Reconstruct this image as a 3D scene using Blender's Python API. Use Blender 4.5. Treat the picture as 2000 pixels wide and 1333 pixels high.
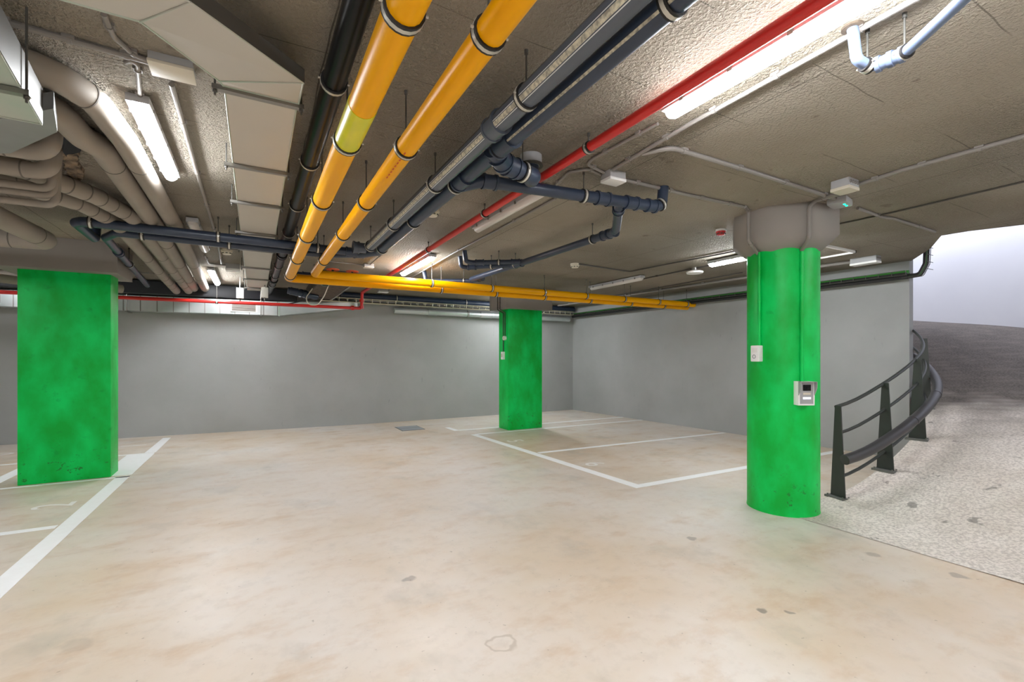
import bpy, bmesh, math, random
from mathutils import Vector, Matrix
random.seed(7)
for o in list(bpy.data.objects): bpy.data.objects.remove(o)
S = bpy.context.scene
COL = S.collection
PI = math.pi

# ---------------------------------------------------------------- camera, sky, exposure
YAW = math.atan(502/907.0)
FOC = 907.0
EYE = 1.5
cam_d = bpy.data.cameras.new('camera'); cam = bpy.data.objects.new('camera', cam_d); COL.objects.link(cam)
cam.location = (0, 0, EYE); cam.rotation_euler = (PI/2, 0, -YAW)
cam_d.sensor_width = 36; cam_d.lens = 36*FOC/2000; cam_d.shift_y = 30.5/2000; cam_d.clip_start = 0.05
S.camera = cam
W = bpy.data.worlds.new('sky'); S.world = W; W.use_nodes = True
bg = W.node_tree.nodes['Background']; bg.inputs[0].default_value = (0.80, 0.85, 1.0, 1); bg.inputs[1].default_value = 4.7
S.view_settings.view_transform = 'Standard'; S.view_settings.look = 'None'
S.view_settings.gamma = 1; S.view_settings.use_curve_mapping = False
S.view_settings.exposure = 0.0
LAMP = 118.0          # emission of a lit tube
CE = 2.89            # ceiling height

# ---------------------------------------------------------------- surveying helpers
FW = (math.sin(YAW), math.cos(YAW)); RT = (math.cos(YAW), -math.sin(YAW))
def _ray(px, py):
    xr = (px-1000)/FOC; u = (697-py)/FOC
    return (FW[0]+xr*RT[0], FW[1]+xr*RT[1], u)
def at(px, py, z):            # a sighting on the horizontal plane z
    d = _ray(px, py); t = (z-EYE)/d[2]; return Vector((d[0]*t, d[1]*t, z))
def atY(px, py, y):
    d = _ray(px, py); t = y/d[1]; return Vector((d[0]*t, y, EYE+d[2]*t))
def atX(px, py, x):
    d = _ray(px, py); t = x/d[0]; return Vector((x, d[1]*t, EYE+d[2]*t))

# ---------------------------------------------------------------- materials
def mat(name, color, rough=0.6, metal=0.0, spec=0.5, noise=None, bump=None, emit=None, coat=0):
    """noise=(scale, amount, second colour, detail); bump=(scale, strength, distance)"""
    m = bpy.data.materials.new(name); m.use_nodes = True
    nt = m.node_tree; b = nt.nodes['Principled BSDF']
    b.inputs['Base Color'].default_value = (*color, 1); b.inputs['Roughness'].default_value = rough
    b.inputs['Metallic'].default_value = metal; b.inputs['Specular IOR Level'].default_value = spec
    if coat: b.inputs['Coat Weight'].default_value = coat
    tc = nt.nodes.new('ShaderNodeTexCoord')
    if noise:
        n = nt.nodes.new('ShaderNodeTexNoise'); n.inputs['Scale'].default_value = noise[0]; n.inputs['Detail'].default_value = noise[3] if len(noise) > 3 else 4
        r = nt.nodes.new('ShaderNodeMapRange'); r.inputs[1].default_value = 0.35; r.inputs[2].default_value = 0.68; r.inputs[4].default_value = noise[1]
        x = nt.nodes.new('ShaderNodeMix'); x.data_type = 'RGBA'; x.inputs[6].default_value = (*color, 1); x.inputs[7].default_value = (*noise[2], 1)
        nt.links.new(tc.outputs['Object'], n.inputs['Vector']); nt.links.new(n.outputs[0], r.inputs[0])
        nt.links.new(r.outputs[0], x.inputs[0]); nt.links.new(x.outputs[2], b.inputs['Base Color'])
    if bump:
        n2 = nt.nodes.new('ShaderNodeTexNoise'); n2.inputs['Scale'].default_value = bump[0]; n2.inputs['Detail'].default_value = 3
        bp = nt.nodes.new('ShaderNodeBump'); bp.inputs['Strength'].default_value = bump[1]; bp.inputs['Distance'].default_value = bump[2]
        nt.links.new(tc.outputs['Object'], n2.inputs['Vector']); nt.links.new(n2.outputs[0], bp.inputs['Height']); nt.links.new(bp.outputs[0], b.inputs['Normal'])
    if emit:
        b.inputs['Emission Color'].default_value = (*emit[0], 1); b.inputs['Emission Strength'].default_value = emit[1]
    return m

class NT:                       # tiny node-graph helper
    def __init__(s, m): s.nt = m.node_tree; s.b = s.nt.nodes['Principled BSDF']
    def n(s, t, **kw):
        x = s.nt.nodes.new('ShaderNode'+t)
        for k, v in kw.items(): setattr(x, k, v)
        return x
    def l(s, a, b): s.nt.links.new(a, b)
    def noise(s, vec, scale, detail=4, rough=.5):
        x = s.n('TexNoise'); x.inputs['Scale'].default_value = scale; x.inputs['Detail'].default_value = detail; x.inputs['Roughness'].default_value = rough
        s.l(vec, x.inputs['Vector']); return x.outputs[0]
    def ramp(s, v, a, b, c=0., d=1.):
        x = s.n('MapRange'); x.inputs[1].default_value = a; x.inputs[2].default_value = b; x.inputs[3].default_value = c; x.inputs[4].default_value = d
        s.l(v, x.inputs[0]); return x.outputs[0]
    def mix(s, f, a, b, mode='MIX'):
        x = s.n('Mix', data_type='RGBA', blend_type=mode)
        for i, v in ((0, f), (6, a), (7, b)):
            if isinstance(v, (int, float)): x.inputs[i].default_value = v
            elif isinstance(v, tuple): x.inputs[i].default_value = (*v, 1)
            else: s.l(v, x.inputs[i])
        return x.outputs[2]
    def mth(s, op, a, b=0.):
        x = s.n('Math', operation=op)
        for i, v in ((0, a), (1, b)):
            if isinstance(v, (int, float)): x.inputs[i].default_value = v
            else: s.l(v, x.inputs[i])
        return x.outputs[0]
    def scalev(s, v, sc):
        x = s.n('Mapping'); x.inputs['Scale'].default_value = sc; s.l(v, x.inputs['Vector']); return x.outputs[0]

def floor_mat():
    m = mat('polished_concrete', (.6, .5, .4), .42); g = NT(m); P = g.n('TexCoord').outputs['Object']
    big = g.noise(P, .55, 5, .6); mid = g.noise(g.scalev(P, (1.0, 1.7, 1)), 1.9, 6, .65); fine = g.noise(P, 9, 6, .7); cloud = g.noise(P, .23, 3)
    c = g.mix(g.ramp(big, .38, .62), (.64, .515, .385), (.71, .64, .57))
    c = g.mix(g.ramp(mid, .52, .72, 0, .55), c, (.52, .34, .19))
    c = g.mix(g.ramp(g.noise(g.scalev(P, (1.5, 1, 1)), 1.1, 5, .6), .56, .74, 0, .6), c, (.40, .365, .30))
    c = g.mix(g.ramp(cloud, .45, .62, 0, .45), c, (.84, .80, .77))
    c = g.mix(g.ramp(fine, .50, .80, 0, .30), c, (.40, .33, .27))
    for (px, py, r, w, k) in ((1488, 1192, .035, 1, .7), (1540, 1196, .03, 1, .6), (1350, 1052, .05, 1, .5), (1700, 1083, .06, 1, .4), (1870, 1125, .06, 1, .5), (800, 1132, .04, 1, .5), (160, 930, .05, 1, .3), (980, 1258, .075, 0, .45), (150, 1260, .09, 1, .2)):
        q = at(px, py, 0); v = g.n('VectorMath', operation='DISTANCE'); v.inputs[1].default_value = q
        nz = g.n('VectorMath', operation='ADD'); g.l(P, nz.inputs[0]); nn_ = g.n('TexNoise'); nn_.inputs['Scale'].default_value = 9; g.l(P, nn_.inputs['Vector'])
        sc_ = g.n('VectorMath', operation='SCALE'); sc_.inputs['Scale'].default_value = .10; sb_ = g.n('VectorMath', operation='SUBTRACT'); sb_.inputs[1].default_value = (.5, .5, .5)
        g.l(nn_.outputs['Color'], sb_.inputs[0]); g.l(sb_.outputs[0], sc_.inputs[0]); g.l(sc_.outputs[0], nz.inputs[1]); g.l(nz.outputs[0], v.inputs[0])
        d_ = v.outputs['Value']
        f_ = g.ramp(d_, r*.7, r, k, 0) if w else g.ramp(g.mth('ABSOLUTE', g.mth('SUBTRACT', d_, r)), .004, .014, k, 0)
        c = g.mix(f_, c, (.17, .14, .12) if w else (.38, .30, .22))
    sp = g.noise(P, 30, 2); c = g.mix(g.ramp(sp, .71, .76, 0, .45), c, (.2, .15, .1))
    g.l(c, g.b.inputs['Base Color'])
    g.l(g.ramp(mid, .3, .7, .34, .55), g.b.inputs['Roughness'])
    return m
def ramp_mat():
    m = mat('broomed_concrete', (.5, .44, .38), .85); g = NT(m); P = g.n('TexCoord').outputs['Object']
    a = g.noise(P, 1.2, 6, .6); f = g.noise(P, 45, 3, .6)
    c = g.mix(g.ramp(a, .35, .65), (.60, .53, .46), (.78, .71, .65))
    # upper ramp: shade band painted in as darker concrete, ribs across the slope
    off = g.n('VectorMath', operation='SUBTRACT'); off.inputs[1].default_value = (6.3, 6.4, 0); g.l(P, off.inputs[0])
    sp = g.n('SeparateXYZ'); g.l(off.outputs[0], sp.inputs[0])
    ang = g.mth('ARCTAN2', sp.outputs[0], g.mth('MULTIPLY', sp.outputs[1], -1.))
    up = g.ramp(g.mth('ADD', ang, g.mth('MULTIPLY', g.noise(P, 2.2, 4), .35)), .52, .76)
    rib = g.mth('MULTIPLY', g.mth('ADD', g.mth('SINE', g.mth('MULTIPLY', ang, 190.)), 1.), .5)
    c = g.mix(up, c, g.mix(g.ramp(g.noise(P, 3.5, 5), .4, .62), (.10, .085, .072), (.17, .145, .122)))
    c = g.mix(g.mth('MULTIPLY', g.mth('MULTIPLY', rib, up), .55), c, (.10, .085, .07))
    c = g.mix(g.ramp(f, .42, .60, 0, .5), c, (.28, .23, .20))
    c = g.mix(g.ramp(g.noise(P, 6, 4), .66, .70, 0, .7), c, (.16, .14, .12))
    g.l(c, g.b.inputs['Base Color'])
    bp = g.n('Bump'); bp.inputs['Strength'].default_value = .6; bp.inputs['Distance'].default_value = .01
    g.l(f, bp.inputs['Height']); g.l(bp.outputs[0], g.b.inputs['Normal']); return m
def ceiling_mat():
    m = mat('sprayed_ceiling', (.3, .26, .22), .8, spec=.25); g = NT(m); P = g.n('TexCoord').outputs['Object']
    a = g.noise(P, .8, 5, .6); grit = g.noise(P, 55, 3, .6)
    c = g.mix(g.ramp(a, .35, .65), (.290, .252, .196), (.345, .308, .252))
    # formwork joints: thin dark lines, broken up by noise
    sep = g.n('SeparateXYZ'); g.l(P, sep.inputs[0])
    def joints(v, period, off, w):
        t = g.mth('FRACT', g.mth('ADD', g.mth('DIVIDE', v, period), off)); d = g.mth('ABSOLUTE', g.mth('SUBTRACT', t, .5))
        return g.mth('LESS_THAN', d, w/period)
    wob = g.mth('MULTIPLY', g.noise(P, 3, 2), .03)
    jx = joints(g.mth('ADD', sep.outputs[0], wob), 2.15, .36, .0035); jy = joints(g.mth('ADD', sep.outputs[1], wob), .52, .1, .003)
    brk = g.ramp(g.noise(P, 1.4, 3), .47, .53)
    j = g.mth('MAXIMUM', g.mth('MULTIPLY', jx, .75), g.mth('MULTIPLY', g.mth('MULTIPLY', jy, brk), .6))
    c = g.mix(j, c, (.07, .06, .05))
    c = g.mix(g.ramp(g.noise(P, 7, 3), .70, .74, 0, .5), c, (.15, .12, .10))
    g.l(c, g.b.inputs['Base Color'])
    area = g.ramp(g.noise(P, .45, 2), .40, .56, .25, 1.)
    h = g.mth('MULTIPLY', g.ramp(grit, .42, .7), area)
    bp = g.n('Bump'); bp.inputs['Strength'].default_value = 1.0; bp.inputs['Distance'].default_value = .02
    g.l(h, bp.inputs['Height']); g.l(bp.outputs[0], g.b.inputs['Normal']); return m
def wall_mat():
    m = mat('grey_wall_paint', (.4, .4, .4), .75, spec=.3); g = NT(m); P = g.n('TexCoord').outputs['Object']
    c = g.mix(g.ramp(g.noise(P, .9, 5, .6), .35, .65), (.355, .36, .35), (.405, .41, .405))
    c = g.mix(g.ramp(g.noise(g.scalev(P, (6, 6, 1.5)), 2.2, 3), .70, .76, 0, .35), c, (.2, .2, .2))
    g.l(c, g.b.inputs['Base Color'])
    bp = g.n('Bump'); bp.inputs['Strength'].default_value = .15; bp.inputs['Distance'].default_value = .01
    g.l(g.noise(P, 14, 3), bp.inputs['Height']); g.l(bp.outputs[0], g.b.inputs['Normal']); return m
def green_mat():
    m = mat('green_column_paint', (0, .45, .05), .42, spec=.25); g = NT(m); P = g.n('TexCoord').outputs['Object']
    c = g.mix(g.ramp(g.noise(g.scalev(P, (1, 1, .6)), 3.2, 5, .55), .36, .66), (.000, .41, .04), (.000, .66, .12))
    c = g.mix(g.ramp(g.noise(P, 9, 4), .64, .78, 0, .5), c, (.0, .22, .03))
    sep = g.n('SeparateXYZ'); g.l(P, sep.inputs[0])
    low = g.ramp(sep.outputs[2], .12, .55, 1, 0)
    sc = g.mth('MULTIPLY', g.ramp(g.noise(P, 16, 5, .7), .60, .64), low)
    c = g.mix(g.mth('MULTIPLY', sc, .8), c, (.02, .12, .02))
    g.l(c, g.b.inputs['Base Color']); return m
def galv_mat(name, a, b, rough=.45):
    m = mat(name, a, rough, metal=.55); g = NT(m); P = g.n('TexCoord').outputs['Object']
    g.l(g.mix(g.ramp(g.noise(P, 2.0, 4), .4, .6), a, b), g.b.inputs['Base Color']); return m

M = dict(
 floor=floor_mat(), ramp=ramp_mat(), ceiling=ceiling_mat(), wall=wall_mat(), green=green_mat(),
 lightwall=mat('pale_shaft_wall', (.74, .73, .75), .85, noise=(1.2, .5, (.68, .67, .70))),
 capital=mat('grey_capital_paint', (.26, .235, .21), .7, noise=(2, .5, (.22, .20, .18))),
 line=mat('white_line_paint', (.95, .945, .94), .5, noise=(14, .2, (.84, .81, .78))),
 number=mat('faded_white_paint', (.84, .80, .76), .6),
 yellow=mat('yellow_gas_paint', (.86, .40, .0), .35, spec=.15, noise=(3, .5, (.80, .35, .0))),
 lime=mat('lime_sleeve', (.62, .60, .01), .3, noise=(8, .6, (.75, .66, .01))),
 navy=mat('blue_grey_pvc', (.022, .034, .062), .36, noise=(5, .6, (.035, .052, .088))),
 navylight=mat('pale_blue_pvc', (.16, .21, .32), .35, noise=(9, .5, (.12, .17, .28))),
 slate=mat('slate_pvc', (.085, .10, .125), .25, noise=(4, .4, (.06, .07, .095))),
 label=mat('printed_label_strip', (.62, .58, .45), .4, noise=(60, .8, (.16, .15, .13), 1)),
 stripe=mat('silver_stripe', (.60, .62, .62), .3),
 black=mat('black_pipe', (.008, .008, .009), .3, spec=.15),
 trunk=mat('black_insulation', (.010, .011, .015), .5),
 red=mat('red_sprinkler_paint', (.62, .022, .018), .33, noise=(4, .5, (.50, .018, .015))),
 dull=mat('dull_sheet_metal', (.26, .265, .265), .5, metal=.2, noise=(3, .7, (.20, .20, .205))),
 beige=mat('grey_foam_insulation', (.30, .262, .22), .72, noise=(3, .6, (.24, .21, .178))),
 joint=mat('insulation_tape_joint', (.13, .115, .10), .7),
 galv=mat('galvanised_sheet', (.50, .485, .44), .5, metal=.1, noise=(1.8, .8, (.33, .47, .37))),
 galvlight=galv_mat('bright_galvanised', (.60, .62, .62), (.50, .56, .55), .35),
 panel=mat('duct_board_face', (.50, .475, .42), .5, noise=(2, .5, (.43, .41, .37))),
 steel=mat('zinc_steel', (.28, .27, .25), .35, metal=.85),
 dark=mat('dark_steel', (.10, .095, .085), .5, metal=.4),
 rubber=mat('rubber_lining', (.015, .014, .013), .6),
 zinc=mat('zinc_band', (.58, .56, .50), .35, metal=.4),
 conduit=mat('grey_conduit', (.225, .205, .185), .5),
 conduitdark=mat('dark_conduit', (.06, .052, .045), .6),
 white=mat('white_plastic', (.88, .87, .85), .4),
 cream=mat('cream_plastic', (.62, .57, .46), .4),
 greyplastic=mat('grey_plastic', (.36, .36, .36), .45),
 lampbase=mat('fixture_housing', (.42, .42, .43), .45),
 tubeon=mat('lit_diffuser', (.95, .95, .95), .4, emit=((.93, .96, 1.0), LAMP)),
 tubeoff=mat('unlit_diffuser', (.66, .62, .58), .35),
 rail=mat('dark_rail_paint', (.030, .034, .030), .42, noise=(6, .5, (.045, .048, .042))),
 bumper=mat('crash_rail_paint', (.045, .042, .044), .38),
 plate=mat('base_plate_steel', (.17, .17, .16), .5, metal=.4),
 grate=mat('drain_cover_steel', (.36, .38, .41), .5, metal=.3),
 brown=mat('torn_insulation', (.28, .20, .13), .95, noise=(14, .9, (.02, .018, .02)), bump=(18, 1., .05)),
 hole=mat('painted_hole_dark', (.008, .008, .012), .9),
 board=mat('brown_fire_board', (.12, .088, .062), .9, noise=(22, .9, (.045, .032, .024)), bump=(25, .6, .02)),
 cablegreen=mat('green_cable', (.06, .30, .05), .5), cableblack=mat('black_cable', (.012, .012, .012), .5),
 tray=mat('wire_tray_zinc', (.50, .47, .36), .4, metal=.4),
 wheel=mat('orange_red_handwheel', (.60, .10, .03), .4), valve=mat('dark_green_valve', (.01, .045, .025), .5),
 redplastic=mat('red_siren_plastic', (.55, .03, .03), .35),
 led=mat('green_led', (0, .6, .3), .4, emit=((0, 1, .5), 3)),
 screen=mat('black_screen', (.004, .004, .004), .15), lampstrip=mat('lit_name_strip', (.8, .8, 1), .4, emit=((.85, .85, 1), .9)),
 lens=mat('camera_lens', (.02, .02, .03), .1), grille=mat('vent_slats_brown', (.20, .16, .13), .6), orangetext=mat('red_print', (.6, .06, .02), .5),
)

# ---------------------------------------------------------------- mesh helpers
class MB:
    def __init__(s): s.bm = bmesh.new()
    def box(s, a, b, mtx=None, bevel=0):
        x0, y0, z0 = a; x1, y1, z1 = b
        r = bmesh.ops.create_cube(s.bm, size=1)
        bmesh.ops.scale(s.bm, vec=(abs(x1-x0), abs(y1-y0), abs(z1-z0)), verts=r['verts'])
        bmesh.ops.translate(s.bm, vec=((x0+x1)/2, (y0+y1)/2, (z0+z1)/2), verts=r['verts'])
        vs = r['verts']
        if bevel:
            es = list({e for v in vs for e in v.link_edges})
            q = bmesh.ops.bevel(s.bm, geom=es, offset=bevel, segments=2, affect='EDGES', profile=.7); vs = q['verts']
            vs = list({v for f in q['faces'] for v in f.verts} | set(v for v in vs if v.is_valid))
        if mtx is not None:
            allv = set(vs)
            stack = list(vs)
            while stack:
                v = stack.pop()
                for e in v.link_edges:
                    o = e.other_vert(v)
                    if o not in allv: allv.add(o); stack.append(o)
            bmesh.ops.transform(s.bm, matrix=mtx, verts=list(allv))
        return s
    def prism(s, pts, z0, z1):
        lo = [s.bm.verts.new((p[0], p[1], z0)) for p in pts]; hi = [s.bm.verts.new((p[0], p[1], z1)) for p in pts]
        n = len(pts); s.bm.faces.new(lo[::-1]); s.bm.faces.new(hi)
        for i in range(n): s.bm.faces.new((lo[i], lo[(i+1) % n], hi[(i+1) % n], hi[i]))
        return s
    def loft(s, rings, cap=True):
        R = [[s.bm.verts.new(p) for p in ring] for ring in rings]; n = len(rings[0])
        for a, b in zip(R, R[1:]):
            for i in range(n): s.bm.faces.new((a[i], a[(i+1) % n], b[(i+1) % n], b[i]))
        if cap: s.bm.faces.new(R[0][::-1]); s.bm.faces.new(R[-1])
        return s
    def tube(s, pts, r, n=14, bend=0.0, cap=True):
        pts = [Vector(p) for p in pts]
        if bend: pts = fillet(pts, bend)
        rr = r if isinstance(r, (list, tuple)) else [r]*len(pts)
        d0 = (pts[1]-pts[0]).normalized()
        up = Vector((0, 0, 1)) if abs(d0.z) < .9 else Vector((1, 0, 0))
        u = d0.cross(up).normalized(); rings = []
        for i, p in enumerate(pts):
            if i == 0: t = d0
            elif i == len(pts)-1: t = (pts[-1]-pts[-2]).normalized()
            else: t = ((pts[i]-pts[i-1]).normalized()+(pts[i+1]-pts[i]).normalized()).normalized()
            u = (u-t*u.dot(t)).normalized(); v = t.cross(u)
            rings.append([p+(u*math.cos(2*PI*k/n)+v*math.sin(2*PI*k/n))*rr[i] for k in range(n)])
        return s.loft(rings, cap)
    def ring(s, c, d, r0, r1, w, n=20):      # a hollow band around axis d
        c = Vector(c); d = Vector(d).normalized(); up = Vector((0, 0, 1)) if abs(d.z) < .9 else Vector((1, 0, 0))
        u = d.cross(up).normalized(); v = d.cross(u); rings = []
        for rad, off in ((r0, -w/2), (r1, -w/2), (r1, w/2), (r0, w/2), (r0, -w/2)):
            rings.append([c+d*off+(u*math.cos(2*PI*k/n)+v*math.sin(2*PI*k/n))*rad for k in range(n)])
        return s.loft(rings, False)
    def build(s, name, m, parent=None, smooth=True, angle=35):
        bm = s.bm; bmesh.ops.recalc_face_normals(bm, faces=bm.faces)
        me = bpy.data.meshes.new(name); bm.to_mesh(me); bm.free()
        for p in me.polygons: p.use_smooth = smooth
        if smooth: me.set_sharp_from_angle(angle=math.radians(angle))
        for x in (m if isinstance(m, (list, tuple)) else [m]): me.materials.append(M[x])
        o = bpy.data.objects.new(name, me); COL.objects.link(o)
        if parent is not None: o.parent = parent
        return o
def fillet(pts, R):
    out = [pts[0]]
    for i in range(1, len(pts)-1):
        p = pts[i]; a = (pts[i-1]-p); b = (pts[i+1]-p); la, lb = a.length, b.length; a.normalize(); b.normalize()
        ang = a.angle(b)
        if ang > 3.05: out.append(p); continue
        t = min(R/math.tan(ang/2), la*.48, lb*.48); s = p+a*t; e = p+b*t; k = 7
        for j in range(k+1):
            q = j/k; out.append((s*(1-q)**2)+(p*2*q*(1-q))+(e*q*q))
    out.append(pts[-1]); return out
def empty(name, loc):
    o = bpy.data.objects.new(name, None); COL.objects.link(o); o.location = loc; o.empty_display_size = .1; return o
def tag(o, label, cat, group=None, kind=None):
    o['label'] = label; o['category'] = cat
    if group: o['group'] = group
    if kind: o['kind'] = kind
    return o
def thing(name, label, cat, group=None, loc=(0, 0, 0)): return tag(empty(name, loc), label, cat, group)
def struct(o): o['kind'] = 'structure'; return o
def reparent_origin(o, loc):   # move an empty's origin to where the thing is, keeping the parts put
    loc = Vector(loc); o.location = loc
    for c in o.children: c.matrix_parent_inverse = Matrix.Translation(-loc)

# ---------------------------------------------------------------- setting
FL = [(-10, -7), (12, -7), (12, 0), (12, 12), (-10, 12)]
fb = MB(); fb.prism([(-10, -7), (8.6, -7), (8.6, 11.3), (-10, 12.2)], -.25, 0)
floor = struct(fb.build('floor', 'floor', smooth=False))
CX, CY, RI, RO = 6.3, 6.4, 3.90, 8.0
GT = [(-40, 0), (-15, 0), (-4.3, .27), (8, .53), (25, .79), (40, 1.08), (55, 1.45), (66, 1.80), (82, 2.10), (100, 2.5), (130, 3.1)]
def lerp_t(t, T):
    for (a, x), (b, y) in zip(T, T[1:]):
        if t <= b: q = (t-a)/(b-a); return x+(y-x)*q
    return T[-1][1]
def gz(deg):                       # smoothed height of the ramp's inner edge
    return sum(lerp_t(max(-39, deg+d), GT) for d in (-5, -2.5, 0, 2.5, 5))/5
def rampz(deg, r):
    q = min(1, max(0, (deg-0)/55)); q = q*q*(3-2*q)
    return gz(deg)+.29*q*(r-RI)/(RO-RI)+.004
def polar(deg, r, z=0): a = math.radians(deg); return Vector((CX+r*math.sin(a), CY-r*math.cos(a), z))
rb = bmesh.new(); NR, NTH = 16, 90; grid = []
for i in range(NR+1):
    r = RI+(RO-RI)*i/NR; d0 = -math.degrees(math.asin((CX-4.42)/r)); row = []
    for j in range(NTH+1):
        d = d0+(125-d0)*j/NTH; row.append(rb.verts.new(polar(d, r, rampz(d, r))))
    grid.append(row)
for i in range(NR):
    for j in range(NTH): rb.faces.new((grid[i][j], grid[i+1][j], grid[i+1][j+1], grid[i][j+1]))
for row in (grid[0], grid[-1]):
    low = [rb.verts.new((v.co.x, v.co.y, -.1)) for v in row]
    for j in range(NTH): rb.faces.new((row[j], row[j+1], low[j+1], low[j]))
q = MB(); q.bm.free(); q.bm = rb
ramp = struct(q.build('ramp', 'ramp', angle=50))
SLAB = [(-10, -7), (8.6, -7), (8.35, -1.5), (7.12, 1.60), (6.92, 2.05), (6.90, 2.28), (7.6, 2.62), (8.5, 3.2), (8.6, 11.3), (-10, 12.2)]
cb = MB(); cb.prism(SLAB, CE, 3.35); struct(cb.build('ceiling', 'ceiling', smooth=False))
def wall(name, pts, z0, z1, th, m='wall', side=1):
    b = MB(); P = [Vector((x, y, 0)) for x, y in pts]; off = []
    for i, p in enumerate(P):
        t = (P[min(i+1, len(P)-1)]-P[max(i-1, 0)]).normalized(); off.append(p+Vector((t.y, -t.x, 0))*th*side)
    ring = [(p.x, p.y) for p in P]+[(p.x, p.y) for p in off[::-1]]
    b.prism(ring, z0, z1); return struct(b.build(name, m, smooth=True, angle=25))
wall('wall_back', [(-10, 11.60), (-3.8, 11.08), (-2.2, 10.94), (2.0, 10.62), (7.84, 10.64), (8.3, 10.64)], -.05, CE+.05, .3, side=-1)
wall('wall_right', [(7.83, 10.95), (8.08, 6.9), (8.3, 3.1)], -.05, CE+.05, .14, side=-1)
wall('wall_left', [(-9.5, -7), (-9.5, 12)], -.05, CE+.05, .3, side=-1)
wall('wall_front', [(8.6, -6.5), (-10, -6.5)], -.05, CE+.05, .3, side=-1)
wall('wall_side', [(8.4, -1.7), (8.4, -6.8)], -.05, CE+.05, .2, side=-1)
wall('wall_ramp', [tuple(polar(d, RO-.01)[:2]) for d in range(-10, 131, 4)], -.3, 5.6, .25, 'lightwall')

up = MB(); up.prism([tuple(polar(d, 6.95)[:2]) for d in range(-14, 131, 6)]+[tuple(polar(d, .8)[:2]) for d in range(130, -15, -16)], 4.35, 4.6); struct(up.build('ceiling', 'ceiling', smooth=False))  # unseen slab added over the ramp to shade it, leaving a daylight slot

# painted markings are parts of the floor
def quad(name, pts, m='line', z=.0025):
    b = MB(); f = [b.bm.verts.new((p[0], p[1], z)) for p in pts]; b.bm.faces.new(f)
    g = bmesh.ops.extrude_face_region(b.bm, geom=list(b.bm.faces))
    bmesh.ops.translate(b.bm, vec=(0, 0, -.002), verts=[v for v in g['geom'] if isinstance(v, bmesh.types.BMVert)])
    o = b.build(name, m, floor, smooth=False); o['label'] = 'white painted line'; return o
def hline(x0, x1, y, w=.09, y1=None): y1 = y if y1 is None else y1; quad('bay_line', [(x0, y-w/2), (x1, y1-w/2), (x1, y1+w/2), (x0, y+w/2)])
quad('aisle_line', [(-1.53, .4), (-1.39, .4), (-1.37, 7.42), (-1.51, 7.42)])
quad('aisle_line', [(-1.72, 7.52), (-1.37, 7.50), (-1.36, 8.98), (-1.70, 9.0)])
quad('aisle_line', [(-1.50, 9.08), (-1.36, 9.08), (-1.36, 10.57), (-1.48, 10.58)])
hline(-7.5, -1.37, 7.40, .06); hline(-7.5, -1.37, 9.03, .06); hline(-7.5, -1.53, 5.52, .09)
hline(-7.5, -1.53, 3.0, .09)
quad('bay_line', [(-2.78, 7.44), (-2.64, 7.44), (-2.64, 8.98), (-2.78, 8.98)])
quad('aisle_line', [(3.62, 8.18), (3.74, 8.18), (3.93, 3.94), (3.80, 3.94)])
quad('aisle_line', [(3.52, 8.76), (3.63, 8.76), (3.60, 9.25), (3.50, 9.25)])
hline(3.63, 8.02, 8.78, .08, 8.74); hline(3.72, 8.04, 8.17, .08, 8.12); hline(3.86, 8.08, 6.12, .09, 5.97); hline(3.93, 8.18, 3.99, .11, 3.93)
def digit(t, x, y, size, rot, sx=1):
    c = bpy.data.curves.new('d', 'FONT'); c.body = t; c.size = size; c.align_x = 'CENTER'; c.align_y = 'CENTER'; c.extrude = .0008
    tmp = bpy.data.objects.new('d', c); COL.objects.link(tmp)
    bpy.context.view_layer.update()
    me = bpy.data.meshes.new_from_object(tmp.evaluated_get(bpy.context.evaluated_depsgraph_get())); bpy.data.objects.remove(tmp)
    me.materials.clear(); me.materials.append(M['number'])
    o = bpy.data.objects.new('bay_number', me); COL.objects.link(o); o.location = (x, y, .0015); o.rotation_euler = (0, 0, rot); o.scale = (sx, 1, 1)
    o.parent = floor; o['label'] = 'white painted number %s' % t
p = at(110, 988, 0); digit('2', p.x, p.y, .46, PI/2, .8)
p = at(264, 868+3, 0); digit('1', p.x, p.y, .5, PI/2)
p = at(0, 888, 0); digit('0', p.x, p.y, .5, PI/2)
p = at(1160, 907, 0); digit('6', p.x, p.y, .42, -PI/2)
p = at(1005, 862, 0); digit('5', p.x, p.y, .42, -PI/2)

# drain cover in the floor
t = thing('drain_cover', 'grey rectangular steel drain cover in two leaves set in the floor before the back wall', 'drain cover')
cx, cy = at(800, 837, 0)[:2]
MB().box((cx-.24, cy-.30, .0005), (cx+.24, cy+.30, .004)).build('frame', 'plate', t, False)
for s in (-1, 1): MB().box((cx-.22, cy+.145*s-.135, .0015), (cx+.22, cy+.145*s+.135, .007), bevel=.002).build('leaf', 'grate', t, False)
reparent_origin(t, (cx, cy, 0))

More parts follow.
